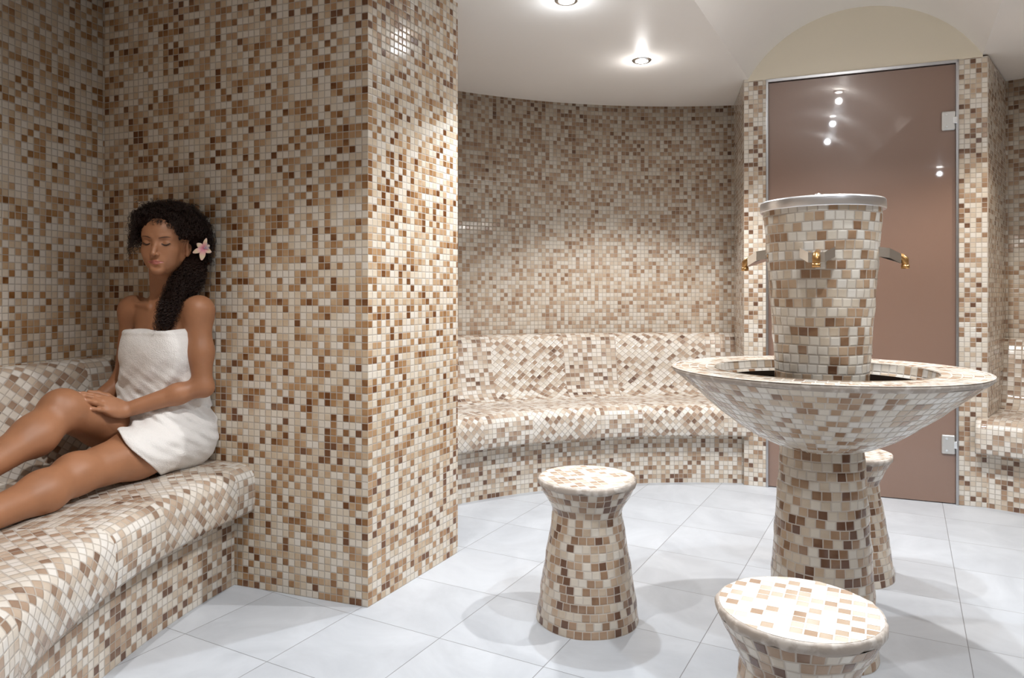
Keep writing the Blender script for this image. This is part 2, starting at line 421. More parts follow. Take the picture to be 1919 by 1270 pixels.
# ------------------------------------------------------------------ hand-laid rows of tiles on turned forms
def tiled_lathe(name, prof, pitch, mat, parent=None, seg=72, wob=.0011):
    """rows of whole tiles; every row has its own count and its own shift"""
    # resample the profile into rows of one pitch
    L = [0]
    for p, q_ in zip(prof, prof[1:]): L.append(L[-1]+math.dist(p, q_))
    tot = L[-1]; rows = max(1, round(tot/pitch)); sub = 2
    def at(s):
        for k in range(len(L)-1):
            if s <= L[k+1]+1e-9:
                t = (s-L[k])/(L[k+1]-L[k]+1e-12); return (prof[k][0]+(prof[k+1][0]-prof[k][0])*t, prof[k][1]+(prof[k+1][1]-prof[k][1])*t)
        return prof[-1]
    V = []; F = []; UV = []; n = rows*sub
    for j in range(n+1):
        r, z = at(tot*j/n)
        for i in range(seg):
            a = 2*PI*i/seg; rw = r+wob*(math.sin(5*a+j*.7)+math.sin(11*a-j*1.3)*.6); zw = z+wob*.8*math.sin(4*a+j*.35)*(0 if j in (0, n) else 1)
            V.append((rw*math.cos(a), rw*math.sin(a), zw))
    for j in range(n):
        row = j//sub; rm = at(tot*(row+.5)/rows)[0]; cnt = max(6, round(2*PI*rm/pitch)); sh = rng.random()*pitch if j % sub == 0 else sh
        for i in range(seg):
            i2 = (i+1) % seg; u0 = cnt*pitch*i/seg+sh; u1 = cnt*pitch*(i+1)/seg+sh
            v0 = (row+(j % sub)/sub)*pitch; v1 = (row+(j % sub+1)/sub)*pitch
            if j % sub == 1: v1 -= 1e-6
            F.append((j*seg+i, j*seg+i2, (j+1)*seg+i2, (j+1)*seg+i)); UV += [(u0, v0), (u1, v0), (u1, v1), (u0, v1)]
    return mesh_obj(name, V, F, mat, parent, uvs=UV, smooth=True)

# ------------------------------------------------------------------ stools
def stool(x, y, rz, label, seed, sc_=1.0):
    root = empty('tiled_stool', (x, y, 0), rz); root.scale = (sc_, sc_, 1); tag(root, label, 'stool', 'mosaic stools around the fountain')
    H = .434
    prof = [(.158, 0.0), (.150, .06), (.132, .18), (.116, .27), (.107, .332), (.1085, .340), (.129, .378), (.1495, .416)]
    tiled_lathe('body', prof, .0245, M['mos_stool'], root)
    # rounded plain cement edge, slightly lumpy
    V = []; F = []; seg = 72; pr = [(.147, .413), (.1505, .416), (.1525, .421), (.1525, .429), (.1500, H), (.143, H+.001)]
    for j, (r, z) in enumerate(pr):
        for i in range(seg):
            a = 2*PI*i/seg; wv = .0014*math.sin(7*a+seed)+.0010*math.sin(17*a+seed*2)+.0008*math.sin(31*a)
            V.append(((r+wv)*math.cos(a), (r+wv)*math.sin(a), z+(.0012*math.sin(9*a+seed) if j < 4 else 0)))
    for j in range(len(pr)-1):
        for i in range(seg): i2 = (i+1) % seg; F.append((j*seg+i, j*seg+i2, (j+1)*seg+i2, (j+1)*seg+i))
    mesh_obj('edge', V, F, M['edge'], root, smooth=True)
    V = [(.146*math.cos(2*PI*i/seg), .146*math.sin(2*PI*i/seg), H+.0012) for i in range(seg)]
    V += [(.146*math.cos(2*PI*i/seg), .146*math.sin(2*PI*i/seg), H-.01) for i in range(seg)]
    F = [list(range(seg))]+[(i, (i+1) % seg, seg+(i+1) % seg, seg+i)[::-1] for i in range(seg)]
    UV = [(V[i][0]+seed, V[i][1]+seed*.7) for i in range(seg)]
    for i in range(seg):
        for k in (i, (i+1) % seg, (i+1) % seg, i)[::-1]: UV.append((V[k][0]+seed, V[k][1]))
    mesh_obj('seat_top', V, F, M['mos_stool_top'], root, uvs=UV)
    return root
stool(.234, 2.24, .3, 'round mosaic stool standing alone between the partition wall and the fountain', 1.1)
stool(.520, 1.306, 1.1, 'nearest mosaic stool in front of the fountain, cut by the bottom of the photo', 2.3, .95)
stool(1.205, 2.60, 2.0, 'mosaic stool half hidden behind the fountain pedestal, near the glass door', 4.2)

# ------------------------------------------------------------------ fountain
FX, FY = .872, 2.03
fo = empty('tiled_fountain', (FX, FY, 0)); tag(fo, 'large mosaic fountain with a wide bowl and a bucket shaped column with taps', 'fountain')
tiled_lathe('pedestal', [(.148, 0), (.137, .16), (.124, .36), (.113, .52), (.110, .575)], .0255, M['mos_col'], fo)
bp_ = [(.108, .572), (.145, .586), (.19, .609), (.24, .642), (.30, .691), (.355, .738), (.402, .777)]
bowl = tiled_lathe('bowl', bp_, .0255, M['mos_bowl'], fo, seg=96)
# rim: edge band, flat tiled ring, inner wall
tiled_lathe('bowl_rim', [(.410, .793), (.29, .790)], .0255, M['mos_bowl'], fo, seg=96, wob=.0006)
lathe('bowl_edge', [(.400, .7755), (.405, .779), (.4095, .785), (.4095, .790), (.4055, .7938), (.400, .7930)], M['edge'], fo, 96)
tiled_lathe('bowl_inner_wall', [(.291, .792), (.286, .762), (.25, .70), (.20, .665)], .0255, M['mos_bowl'], fo, seg=96, wob=0)
lathe('water', [(.001, .757), (.15, .757), (.2845, .757)], M['water'], fo, 96)
tiled_lathe('bucket', [(.118, .66), (.122, .76), (.132, .92), (.144, 1.08), (.154, 1.222), (.1555, 1.245)], .0255, M['mos_bowl2'] if 'mos_bowl2' in M else M['mos_bowl'], fo, seg=80)
lid = lathe('metal_rim', [(.001, 1.262), (.10, 1.262), (.160, 1.262), (.1635, 1.258), (.1645, 1.236), (.1630, 1.233), (.158, 1.234), (.150, 1.238)], M['brushed'], fo, 96)
bevel(lid, .001)
lathe('lid_knob', [(.001, 1.277), (.008, 1.276), (.011, 1.270), (.008, 1.264), (.012, 1.261)], M['chrome'], lid, 24, loc=(-.035, -.06, 0))
def tap(ang):
    root = empty('tap'); root.parent = fo; root.location = (0, 0, 0); root.rotation_euler = (0, 0, ang)
    r0 = .1475; z = 1.108
    # bent strip guard: open trapezoid, top view
    bm = bmesh.new(); hw = [(r0-.004, -.046), (r0+.022, -.043), (r0+.050, -.020), (r0+.050, .020), (r0+.022, .043), (r0-.004, .046)]
    lo = .013; hi = .013
    ring = []
    for x, y in hw:
        ring.append((x, y))
    th = .003
    outer = ring; inner = [(x-th*1.2 if 0 < i < 5 else x, y+(th if y < 0 else -th)) for i, (x, y) in enumerate(ring)]
    vs = []
    for i, ((x, y), (a, b_)) in enumerate(zip(outer, inner)):
        dz = (.004, 0, -.015, -.015, 0, .004)[i]; zt = z+.016+dz; zb = z-.007+dz
        vs.append([bm.verts.new((x, y, zb)), bm.verts.new((x, y, zt)), bm.verts.new((a, b_, zt)), bm.verts.new((a, b_, zb))])
    for A, Bq in zip(vs, vs[1:]):
        for k in range(4): bm.faces.new((A[k], A[(k+1) % 4], Bq[(k+1) % 4], Bq[k]))
    bm.faces.new(vs[0]); bm.faces.new(vs[-1][::-1])
    # base plate closing the guard from below
    dzs = (.004, 0, -.015, -.015, 0, .004); lowr = [bm.verts.new((x, y, z-.007+e_z)) for (x, y), e_z in zip(hw, dzs)]; low2 = [bm.verts.new((x, y, z-.010+e_z)) for (x, y), e_z in zip(hw, dzs)]
    bm.faces.new(lowr); bm.faces.new(low2[::-1])
    for i in range(6): bm.faces.new((lowr[i], lowr[(i+1) % 6], low2[(i+1) % 6], low2[i]))
    bm_obj('guard', bm, M['chrome'], root)
    bm = bmesh.new(); tube_bm(bm, [(r0-.005, 0, z+.004), (r0+.038, 0, z-.004), (r0+.051, 0, z-.006), (r0+.059, 0, z-.013), (r0+.060, 0, z-.034)], [.008, .009, .0100, .0098, .0085], 16)
    tube_bm(bm, [(r0+.060, 0, z-.028), (r0+.060, 0, z-.038)], .0105, 16)
    bm_obj('spout', bm, M['brass'], root, True)
    return root
base = math.atan2(-FY, -FX)
for k in range(4): tap(base + k*PI/2 - .06)

# ------------------------------------------------------------------ ceiling downlights
for k, (nm, x, y, z, W, cone, bl, aim, colr, lab) in enumerate(LAMPS):
    root = empty(nm, (x, y, z)); tag(root, lab, 'ceiling light', 'recessed ceiling lights')
    rr = .030 if z > 2.2 else .038
    lathe('trim_ring', [(rr*.78, -.001), (rr*.82, -.006), (rr*1.05, -.007), (rr*1.22, -.003), (rr*1.25, .004)], M['chrome'], root, 32)
    lathe('lamp', [(.0005, -.010), (rr*.5, -.009), (rr*.80, -.005), (rr*.92, -.001)], M['lampglow'], root, 24)
    d = bpy.data.lights.new('spot', 'SPOT'); d.energy = W; d.color = colr; d.spot_size = math.radians(cone); d.spot_blend = bl; d.shadow_soft_size = .02
    l = link(bpy.data.objects.new('spot_light', d), root); l.location = (0, 0, -.03)
    d2 = bpy.data.lights.new('ceiling_fill', 'POINT'); d2.energy = 3.2 if z > 2.2 else (.8 if x > -.3 else .15); d2.color = colr; d2.shadow_soft_size = .02  # extra point light, added to brighten the ceiling round each fixture
    l2 = link(bpy.data.objects.new('ceiling_fill_light', d2), root); l2.location = (0, 0, -.065)
    v = Vector(aim)-Vector((x, y, z-.03)); l.rotation_euler = v.to_track_quat('-Z', 'Y').to_euler()

# ------------------------------------------------------------------ the woman: one implicit surface for the body
f32 = np.float32
class Prim:
    """kind: 'c' tapered capsule (a, b, ra, rb) or 'e' ellipsoid (c, r, R); op '+' or '-' ; k smooth radius"""
    def __init__(s, kind, op, k, *a): s.kind = kind; s.op = op; s.k = k; s.a = a
    def bbox(s):
        if s.kind == 'c':
            a, b, ra, rb = s.a; m = max(ra, rb); return np.minimum(a, b)-m, np.maximum(a, b)+m
        c, r, R = s.a; m = max(r); return c-m, c+m
    def dist(s, X, Y, Z):
        if s.kind == 'c':
            a, b, ra, rb = s.a; ba = b-a; L2 = float(ba@ba)+1e-12
            px, py, pz = X-f32(a[0]), Y-f32(a[1]), Z-f32(a[2])
            h = np.clip((px*f32(ba[0])+py*f32(ba[1])+pz*f32(ba[2]))/f32(L2), 0, 1)
            return np.sqrt((px-h*f32(ba[0]))**2+(py-h*f32(ba[1]))**2+(pz-h*f32(ba[2]))**2)-(f32(ra)+h*f32(rb-ra))
        c, r, R = s.a
        px, py, pz = X-f32(c[0]), Y-f32(c[1]), Z-f32(c[2])
        q = [(px*f32(R[0, i])+py*f32(R[1, i])+pz*f32(R[2, i])) for i in range(3)]
        k0 = np.sqrt(sum((q[i]/f32(r[i]))**2 for i in range(3))); k1 = np.sqrt(sum((q[i]/f32(r[i]**2))**2 for i in range(3)))+f32(1e-6)
        return k0*(k0-1)/k1
def field(prims, lo, hi, h, extra=None, pad=.05):
    ns = np.ceil((hi-lo)/h).astype(int)+1
    ax = [(lo[i]+h*np.arange(ns[i])).astype(f32) for i in range(3)]
    Fv = np.full(ns, .12, f32)
    for p in prims:
        b0, b1 = p.bbox(); e = pad+p.k
        sl = []
        for i in range(3):
            i0 = max(0, int((b0[i]-e-lo[i])/h)); i1 = min(ns[i], int((b1[i]+e-lo[i])/h)+2); sl.append(slice(i0, max(i0, i1)))
        if any(s.stop-s.start < 1 for s in sl): continue
        X = ax[0][sl[0], None, None]; Y = ax[1][None, sl[1], None]; Z = ax[2][None, None, sl[2]]
        d = p.dist(X, Y, Z); cur = Fv[tuple(sl)]
        if p.op == '+':
            hh = np.maximum(p.k-np.abs(cur-d), 0)/p.k if p.k > 0 else 0
            Fv[tuple(sl)] = np.minimum(cur, d)-hh*hh*p.k*f32(.25)
        else:
            d = -d; hh = np.maximum(p.k-np.abs(cur-d), 0)/p.k
            Fv[tuple(sl)] = np.maximum(cur, d)+hh*hh*p.k*f32(.25)
    if extra is not None: Fv = extra(Fv, ax[0][:, None, None], ax[1][None, :, None], ax[2][None, None, :])
    return Fv
def surface_net(Fv, lo, h):
    ins = Fv < 0; nx, ny, nz = Fv.shape
    cnt = np.zeros((nx-1, ny-1, nz-1), np.int8)
    for dx in (0, 1):
        for dy in (0, 1):
            for dz in (0, 1): cnt += ins[dx:nx-1+dx, dy:ny-1+dy, dz:nz-1+dz]
    act = np.argwhere((cnt > 0) & (cnt < 8)); idx = -np.ones(cnt.shape, np.int32); idx[act[:, 0], act[:, 1], act[:, 2]] = np.arange(len(act))
    acc = np.zeros((len(act), 3)); n = np.zeros(len(act))
    cor = [(i, j, k) for i in (0, 1) for j in (0, 1) for k in (0, 1)]
    for a in cor:
        for b in cor:
            if sum(b)-sum(a) == 1 and all(b[i] >= a[i] for i in range(3)):
                fa_ = Fv[act[:, 0]+a[0], act[:, 1]+a[1], act[:, 2]+a[2]]; fb_ = Fv[act[:, 0]+b[0], act[:, 1]+b[1], act[:, 2]+b[2]]
                m = (fa_ < 0) != (fb_ < 0); t = np.where(m, fa_/(fa_-fb_+1e-20), 0)
                for i in range(3): acc[:, i] += np.where(m, a[i]+t*(b[i]-a[i]), 0)
                n += m
    V = lo+h*(act+acc/n[:, None])
    Q = []
    for ax_ in range(3):
        sl0 = [slice(None)]*3; sl1 = [slice(None)]*3; sl0[ax_] = slice(0, -1); sl1[ax_] = slice(1, None)
        a = ins[tuple(sl0)]; b = ins[tuple(sl1)]; e = np.argwhere(a != b)
        o1, o2 = [(1, 2), (2, 0), (0, 1)][ax_]
        ok = (e[:, o1] > 0) & (e[:, o2] > 0) & (e[:, o1] < Fv.shape[o1]-1) & (e[:, o2] < Fv.shape[o2]-1); e = e[ok]
        def g(d1, d2):
            q = e.copy(); q[:, o1] -= d1; q[:, o2] -= d2; return idx[q[:, 0], q[:, 1], q[:, 2]]
        quad = np.stack([g(1, 1), g(0, 1), g(0, 0), g(1, 0)], 1)
        fl = ~a[e[:, 0], e[:, 1], e[:, 2]]; quad[fl] = quad[fl][:, ::-1]; Q.append(quad)
    return V, np.concatenate(Q)
def np_mesh(name, V, Q, mats, parent=None, matidx=None):
    me = bpy.data.meshes.new(name)
    me.vertices.add(len(V)); me.vertices.foreach_set('co', V.astype(f32).ravel())
    me.loops.add(Q.size); me.loops.foreach_set('vertex_index', Q.astype(np.int32).ravel())
    me.polygons.add(len(Q)); me.polygons.foreach_set('loop_start', np.arange(0, Q.size, Q.shape[1], dtype=np.int32))
    for m in mats: me.materials.append(m)
    if matidx is not None: me.polygons.foreach_set('material_index', matidx.astype(np.int32))
    me.update(calc_edges=True); me.validate()
    me.polygons.foreach_set('use_smooth', np.ones(len(me.polygons), bool))
    return link(bpy.data.objects.new(name, me), parent)
A_ = np.array
def unit(v): v = A_(v, float); return v/np.linalg.norm(v)

# --- skeleton (world metres)
hipL, kneeL, ankL = A_([-1.120, 2.455, .515]), A_([-1.235, 2.045, .490]), A_([-1.290, 1.665, .454])
hipR, kneeR, ankR = A_([-1.290, 2.500, .520]), A_([-1.325, 2.125, .658]), A_([-1.372, 1.770, .530])
pel = A_([-1.205, 2.475, .525]); chest = A_([-1.170, 2.455, .84]); waist = A_([-1.195, 2.470, .675])
shL, elL, wrL = A_([-1.044, 2.400, .945]), A_([-1.020, 2.375, .698]), A_([-1.218, 2.280, .636])
shR, elR, wrR = A_([-1.312, 2.500, .945]), A_([-1.358, 2.520, .700]), A_([-1.420, 2.38, .612])
neck0 = A_([-1.175, 2.455, .985])
# head frame
hp = A_([-1.1529, 2.4017, 1.1672]); yaw, pitch, roll = -.078, .10, -.03
Fh = A_([-math.sin(yaw)*math.cos(pitch), -math.cos(yaw)*math.cos(pitch), -math.sin(pitch)])
L0 = A_([math.cos(yaw), -math.sin(yaw), 0.]); U0 = np.cross(L0, Fh); U0 = U0 if U0[2] > 0 else -U0
Lh = math.cos(roll)*L0+math.sin(roll)*U0; Uh = math.cos(roll)*U0-math.sin(roll)*L0
HB = np.stack([Lh, Fh, Uh], 1)                        # columns: her left, forward, up
def hdr(l, f, u): return hp+HB@A_([l, f, u*.93])
def hd(l, f, u): return hdr(l*.95, f, u if u > -.02 else -.02+(u+.02)*.80)   # short lower face
lat = unit(shL-shR); fwd = unit(np.cross([0, 0, 1.], lat)); fwd = fwd if fwd[1] < 0 else -fwd
TB = np.stack([lat, fwd, A_([0, 0, 1.])], 1)
legL = unit(kneeL-hipL)
c_ = lambda a, b, ra, rb, k=.03, op='+': Prim('c', op, k, A_(a, float), A_(b, float), ra, rb)
e_ = lambda c, r, R=np.eye(3), k=.03, op='+': Prim('e', op, k, A_(c, float), A_(r, float), R)
def tb(c, l, f, u): return A_(c)+TB@A_([l, f, u])
torso = [
 e_(pel+A_([0, 0, .02]), (.145, .105, .10), TB, .05), e_(waist, (.121, .090, .12), TB, .06), e_(chest, (.124, .092, .125), TB, .06),
 e_(tb(chest, -.056, .058, -.022), (.052, .044, .055), TB, .035), e_(tb(chest, .062, .058, -.022), (.052, .044, .055), TB, .035),
 e_(tb(pel, -.075, -.035, -.03), (.080, .080, .072), TB, .04), e_(tb(pel, .060, -.035, -.03), (.080, .080, .072), TB, .04),
]
upper = [
 c_(neck0+A_([0, .010, -.05]), shL, .054, .036, .04), c_(neck0+A_([0, .010, -.05]), shR, .054, .036, .04),
 e_(tb(chest, 0, -.015, .085), (.118, .066, .055), TB, .05),
 c_(tb(chest, .012, .066, .118), shL+fwd*.024+A_([-.01, 0, .026]), .0085, .0095, .008), c_(tb(chest, -.012, .066, .118), shR+fwd*.024+A_([.01, 0, .026]), .0085, .0095, .008),
 c_(neck0+A_([0, .012, -.03]), hd(0, -.022, -.045), .0525, .0475, .035),
 c_(hd(.055, -.01, -.05), tb(chest, .014, .054, .122), .010, .0055, .018), c_(hd(-.055, -.01, -.05), tb(chest, -.014, .054, .122), .010, .0055, .018),
 e_(tb(chest, 0, .075, .128), (.010, .014, .010), TB, .016, '-'),
 # arms
 e_(shL+A_([.002, 0, .0]), (.043, .043, .048), np.eye(3), .03), c_(shL, elL*.55+shL*.45, .0395, .0370), c_(elL*.55+shL*.45, elL, .0370, .0300), 
 c_(elL, elL*.66+wrL*.34, .0300, .0325, .02), c_(elL*.66+wrL*.34, wrL, .0325, .0230, .02), e_(elL+A_([.006, .006, -.008]), (.024, .024, .024), np.eye(3), .02),
 e_(shR+A_([-.002, 0, .0]), (.043, .043, .048), np.eye(3), .03), c_(shR, elR, .040, .032), c_(elR, wrR, .034, .024), c_(wrR, wrR+A_([.004, -.06, .004]), .026, .02),
]
def calf(k, a): return k*.68+a*.32
down = A_([0, 0, -1.])
legs = [
 c_(hipL, kneeL*.5+hipL*.5, .086, .072, .04), c_(kneeL*.5+hipL*.5, kneeL, .073, .054, .04),
 e_(kneeL+A_([0, -.012, .010]), (.050, .052, .050), np.eye(3), .03),
 c_(kneeL, calf(kneeL, ankL)+down*.006, .050, .053, .03), c_(calf(kneeL, ankL)+down*.006, ankL, .051, .033, .04),
 c_(ankL, ankL+A_([-.01, -.05, .0]), .034, .034), c_(ankL+A_([0, -.045, -.005]), ankL+A_([-.03, -.075, .12]), .032, .030), c_(ankL+A_([-.03, -.075, .11]), ankL+A_([-.03, -.09, .18]), .030, .018),
 c_(hipR, kneeR*.5+hipR*.5, .084, .071, .04), c_(kneeR*.5+hipR*.5, kneeR, .074, .056, .04),
 e_(kneeR+A_([0, -.010, .008]), (.050, .050, .052), np.eye(3), .03), e_(kneeR+A_([.004, -.036, .026]), (.026, .024, .028), np.eye(3), .025),
 c_(kneeR, calf(kneeR, ankR)+A_([0, .012, -.012]), .050, .054, .03), c_(calf(kneeR, ankR)+A_([0, .012, -.012]), ankR, .051, .034, .04),
 c_(ankR, ankR+A_([-.002, .02, -.078]), .034, .030), c_(ankR+A_([0, -.01, -.04]), ankR+A_([-.01, -.12, -.075]), .034, .026), c_(ankR+A_([-.01, -.12, -.075]), ankR+A_([-.01, -.19, -.085]), .027, .018),
]
# left hand lying over the raised thigh
ah = unit(A_([-.43, -.83, .36])); nh = A_([.85, 0, .5]); nh = unit(nh-ah*(nh@ah)); bh = unit(A_([-.42, .50, .72])); bh = unit(bh-ah*(bh@ah)-nh*(bh@nh))
hand = []; kn = []
tips = []
wb = wrL-nh*.005
for off, kl, seg3, sp, tl in ((.026, .080, (.036, .023, .018), .05, .0), (.0085, .084, (.040, .026, .019), .01, .16), (-.009, .080, (.037, .024, .018), -.03, .24), (-.025, .071, (.029, .018, .016), -.09, .10)):
    K = wb+ah*kl+bh*off*.92+nh*(.004-abs(off-.004)*.12); kn.append(K)
    hand.append(c_(wb+ah*.012+bh*off*.45, K, .0145, .0095, .014))
    d = unit(ah+bh*sp+nh*tl); p = K
    for j, L in enumerate(seg3):
        bend = (.06, .13, .18)[j]; d2 = unit(d*math.cos(bend)-nh*math.sin(bend)); q_ = p+d2*L
        r0, r1 = ((.0090, .0082), (.0080, .0073), (.0073, .0060))[j]
        if off < -.02: r0 *= .88; r1 *= .88
        hand.append(c_(p, q_, r0, r1, .0045)); p = q_; d = d2
    tips.append((p, d, r1))
hand.append(e_(wb+ah*.045-nh*.002, (.042, .036, .0145), np.stack([ah, bh, nh], 1), .012))
# thumb leaves the side of the palm
T0 = wb+ah*.022+bh*.022-nh*.004; T1 = T0+unit(ah*.65+bh*.70-nh*.25)*.040; T2 = T1+unit(ah*.85+bh*.40-nh*.35)*.030; T3 = T2+unit(ah*.95+bh*.15-nh*.3)*.023
hand += [c_(T0, T1, .0145, .0105, .012), c_(T1, T2, .0100, .0088, .006), c_(T2, T3, .0088, .0068, .006)]
# relaxed right hand on the seat, behind the raised leg
wq = wrR+A_([.004, -.06, .004])
for off in (-.024, -.008, .008, .024):
    p = wq+A_([off, -.01, -.005]); d = unit(A_([off*3, -1, -.25]))
    for j, L in enumerate((.034, .022, .017)): q_ = p+d*L; hand.append(c_(p, q_, .0085-.001*j, .0078-.001*j, .006)); p = q_; d = unit(d+A_([0, 0, -.35]))
hand.append(c_(wq+A_([-.015, .02, 0]), wq+A_([-.045, -.02, -.01]), .011, .008, .01))
head = [
 e_(hd(0, -.018, .040), (.071, .092, .082), HB, .03), e_(hd(0, .032, -.020), (.0530, .058, .078), HB, .03),
 e_(hd(0, .050, .045), (.050, .036, .042), HB, .03),
 c_(hd(-.046, .005, -.056), hd(-.005, .070, -.098), .014, .0125, .022), c_(hd(.046, .005, -.056), hd(.005, .070, -.098), .014, .0125, .022),
 e_(hd(0, .078, -.098), (.0145, .0115, .0115), HB, .02),
 e_(hd(-.038, .056, -.018), (.018, .017, .016), HB, .022), e_(hd(.038, .056, -.018), (.018, .017, .016), HB, .022),
 e_(hd(-.030, .052, -.052), (.018, .020, .024), HB, .022), e_(hd(.030, .052, -.052), (.018, .020, .024), HB, .022),
 c_(hd(-.014, .0825, .028), hd(-.042, .068, .031), .0065, .006, .014), c_(hd(.014, .0825, .028), hd(.042, .068, .031), .0065, .006, .014),
 # eye sockets and lids
 e_(hd(-.031, .094, .0135), (.0185, .0150, .0115), HB, .010, '-'), e_(hd(.031, .094, .0135), (.0185, .0150, .0115), HB, .010, '-'),
 e_(hd(-.031, .0690, .0085), (.0140, .0135, .0110), HB, .003), e_(hd(.031, .0690, .0085), (.0140, .0135, .0110), HB, .003),
 # nose
 c_(hd(0, .083, .018), hd(0, .0985, -.014), .0065, .0070, .009), c_(hd(0, .0985, -.012), hd(0, .1070, -.029), .0070, .0078, .007),
 e_(hd(-.0105, .0955, -.0325), (.0056, .0090, .0060), HB, .005), e_(hd(.0105, .0955, -.0325), (.0056, .0090, .0060), HB, .005),
 e_(hd(-.0058, .0985, -.0405), (.0028, .0045, .003), HB, .002, '-'), e_(hd(.0058, .0985, -.0405), (.0028, .0045, .003), HB, .002, '-'),
 # mouth
 e_(hd(0, .0775, -.063), (.026, .012, .018), HB, .014),
 c_(hd(-.025, .0780, -.0655), hd(-.005, .0910, -.0610), .0020, .0044, .003), c_(hd(.025, .0780, -.0655), hd(.005, .0910, -.0610), .0020, .0044, .003), c_(hd(-.005, .0915, -.0615), hd(.005, .0915, -.0615), .0044, .0044, .003),
 c_(hd(-.023, .0780, -.0680), hd(0, .0885, -.0730), .0020, .0060, .003), c_(hd(.023, .0780, -.0680), hd(0, .0885, -.0730), .0020, .0060, .003),
 c_(hd(-.026, .0840, -.0668), hd(0, .0970, -.0668), .0010, .0013, .0015, '-'), c_(hd(.026, .0840, -.0668), hd(0, .0970, -.0668), .0010, .0013, .0015, '-'),
 e_(hd(0, .0925, -.0885), (.014, .008, .0055), HB, .010, '-'),
 # ears
 e_(hd(.0740, -.004, -.006), (.0095, .0185, .031), HB, .006), e_(hd(-.0715, -.008, -.006), (.0085, .0185, .031), HB, .006),
 e_(hd(.0820, .001, -.002), (.0055, .0100, .018), HB, .003, '-'), e_(hd(.0740, .006, -.034), (.007, .009, .010), HB, .004),
]
nR = [i for i, p in enumerate(legs) if p.kind == 'c' and np.allclose(p.a[0], hipR)][0]; legR = legs[nR:]; legs = legs[:nR]
body = torso+upper+legs+head
forearm = [p for p in upper if p.kind == 'c' and (np.allclose(p.a[1], wrL) or np.allclose(p.a[1], wrR))]
def bfield(lo, hi, h, extra=None):
    Fv = np.minimum(np.minimum(field(body, lo, hi, h), field(legR, lo, hi, h)), field(forearm+hand, lo, hi, h))
    if extra is None: return Fv
    ns = Fv.shape; ax = [(lo[i]+h*np.arange(ns[i])).astype(f32) for i in range(3)]
    return extra(Fv, ax[0][:, None, None], ax[1][None, :, None], ax[2][None, None, :])
SEAT = .424
def wallcut(X, Y): return (X-f32(C[0]))*f32(.341)+(Y-f32(C[1]))*f32(.94)
def seat_press(Fv, X, Y, Z):       # the flesh flattens where it rests on the seat
    return np.maximum(np.maximum(Fv, f32(SEAT-.002)-Z), wallcut(X, Y)+f32(.006))
lo = A_([-1.50, 1.40, .40]); hi = A_([-.93, 2.66, 1.10])
Vb, Qb = surface_net(bfield(lo, hi, .0042, seat_press), lo, .0042)
lo2 = A_([-1.28, 2.27, 1.045]); hi2 = A_([-1.04, 2.53, 1.31])
Vh, Qh = surface_net(bfield(lo2, hi2, .0015), lo2, .0015)
lo3 = A_([-1.36, 2.14, .575]); hi3 = A_([-1.185, 2.36, .735])
Vd, Qd = surface_net(bfield(lo3, hi3, .0018, seat_press), lo3, .0018)
def cen(V, Q): return V[Q].mean(1)
inb = lambda P, a, b, e: np.all((P > a+e) & (P < b-e), 1)
cb = cen(Vb, Qb)
Qb = Qb[~(inb(cb, lo2, A_([9, 9, 9]), .006) | (cb[:, 2] > lo2[2]+.006) | inb(cb, lo3, hi3, .006))]
Vall = np.concatenate([Vb, Vh, Vd]); Qall = np.concatenate([Qb, Qh+len(Vb), Qd+len(Vb)+len(Vh)])
# weld the seams, drop loose vertices
used = np.zeros(len(Vall), bool); used[Qall.ravel()] = True; remap = np.cumsum(used)-1; Vall = Vall[used]; Qall = remap[Qall]
Pl = (cen(Vall, Qall)-hp)@HB; Pl[:, 2] /= .93; Pl[:, 0] /= .95; Pl[:, 2] = np.where(Pl[:, 2] > -.02, Pl[:, 2], (Pl[:, 2]+.02)/.80-.02)
lip = (Pl[:, 1] > .073) & (np.abs(Pl[:, 0]) < .0255) & (((Pl[:, 2] > -.0668) & (Pl[:, 2] < -.0570-np.abs(Pl[:, 0])*.30)) | ((Pl[:, 2] <= -.0668) & (Pl[:, 2] > -.0795+np.abs(Pl[:, 0])*.42)))
tipc = np.stack([t[0] for t in tips]); Pw = cen(Vall, Qall)
nail = np.zeros(len(Pw), bool)
for p, d, r in tips:
    upn = unit(nh-d*(nh@d)); rel = Pw-(p-d*.002); nail |= (np.abs(rel@d) < .0062) & (rel@upn > r*.72) & (rel@upn < r*1.3) & (np.linalg.norm(rel-np.outer(rel@d, d)-np.outer(rel@upn, upn), axis=1) < r*.68)
def skin_mat(name, col, rough=.42, sss=.12):
    m, t, N, b = new_mat(name); q = NB(t)
    tc = q.n('ShaderNodeTexCoord'); n1 = q.n('ShaderNodeTexNoise'); n1.inputs['Scale'].default_value = 14; n1.inputs['Detail'].default_value = 4
    q.l(tc.outputs['Object'], n1.inputs['Vector'])
    cr = q.n('ShaderNodeValToRGB'); e = cr.color_ramp.elements; e[0].position = .3; e[1].position = .7
    e[0].color = (*[c*.9 for c in col], 1); e[1].color = (*[min(1, c*1.08) for c in col], 1)
    q.l(n1.outputs['Fac'], cr.inputs[0]); q.l(cr.outputs[0], b.inputs['Base Color'])
    b.inputs['Roughness'].default_value = rough; b.inputs['Subsurface Weight'].default_value = sss
    b.inputs['Subsurface Radius'].default_value = (.012, .005, .003); b.inputs['Subsurface Scale'].default_value = .6
    n2 = q.n('ShaderNodeTexNoise'); n2.inputs['Scale'].default_value = 350; q.l(tc.outputs['Object'], n2.inputs['Vector'])
    bp = q.n('ShaderNodeBump'); bp.inputs['Strength'].default_value = .12; bp.inputs['Distance'].default_value = .0006; q.l(n2.outputs['Fac'], bp.inputs['Height']); q.l(bp.outputs[0], b.inputs['Normal'])
    return m
M['skin'] = skin_mat('tanned_skin', (.35, .158, .078), .50, .06)
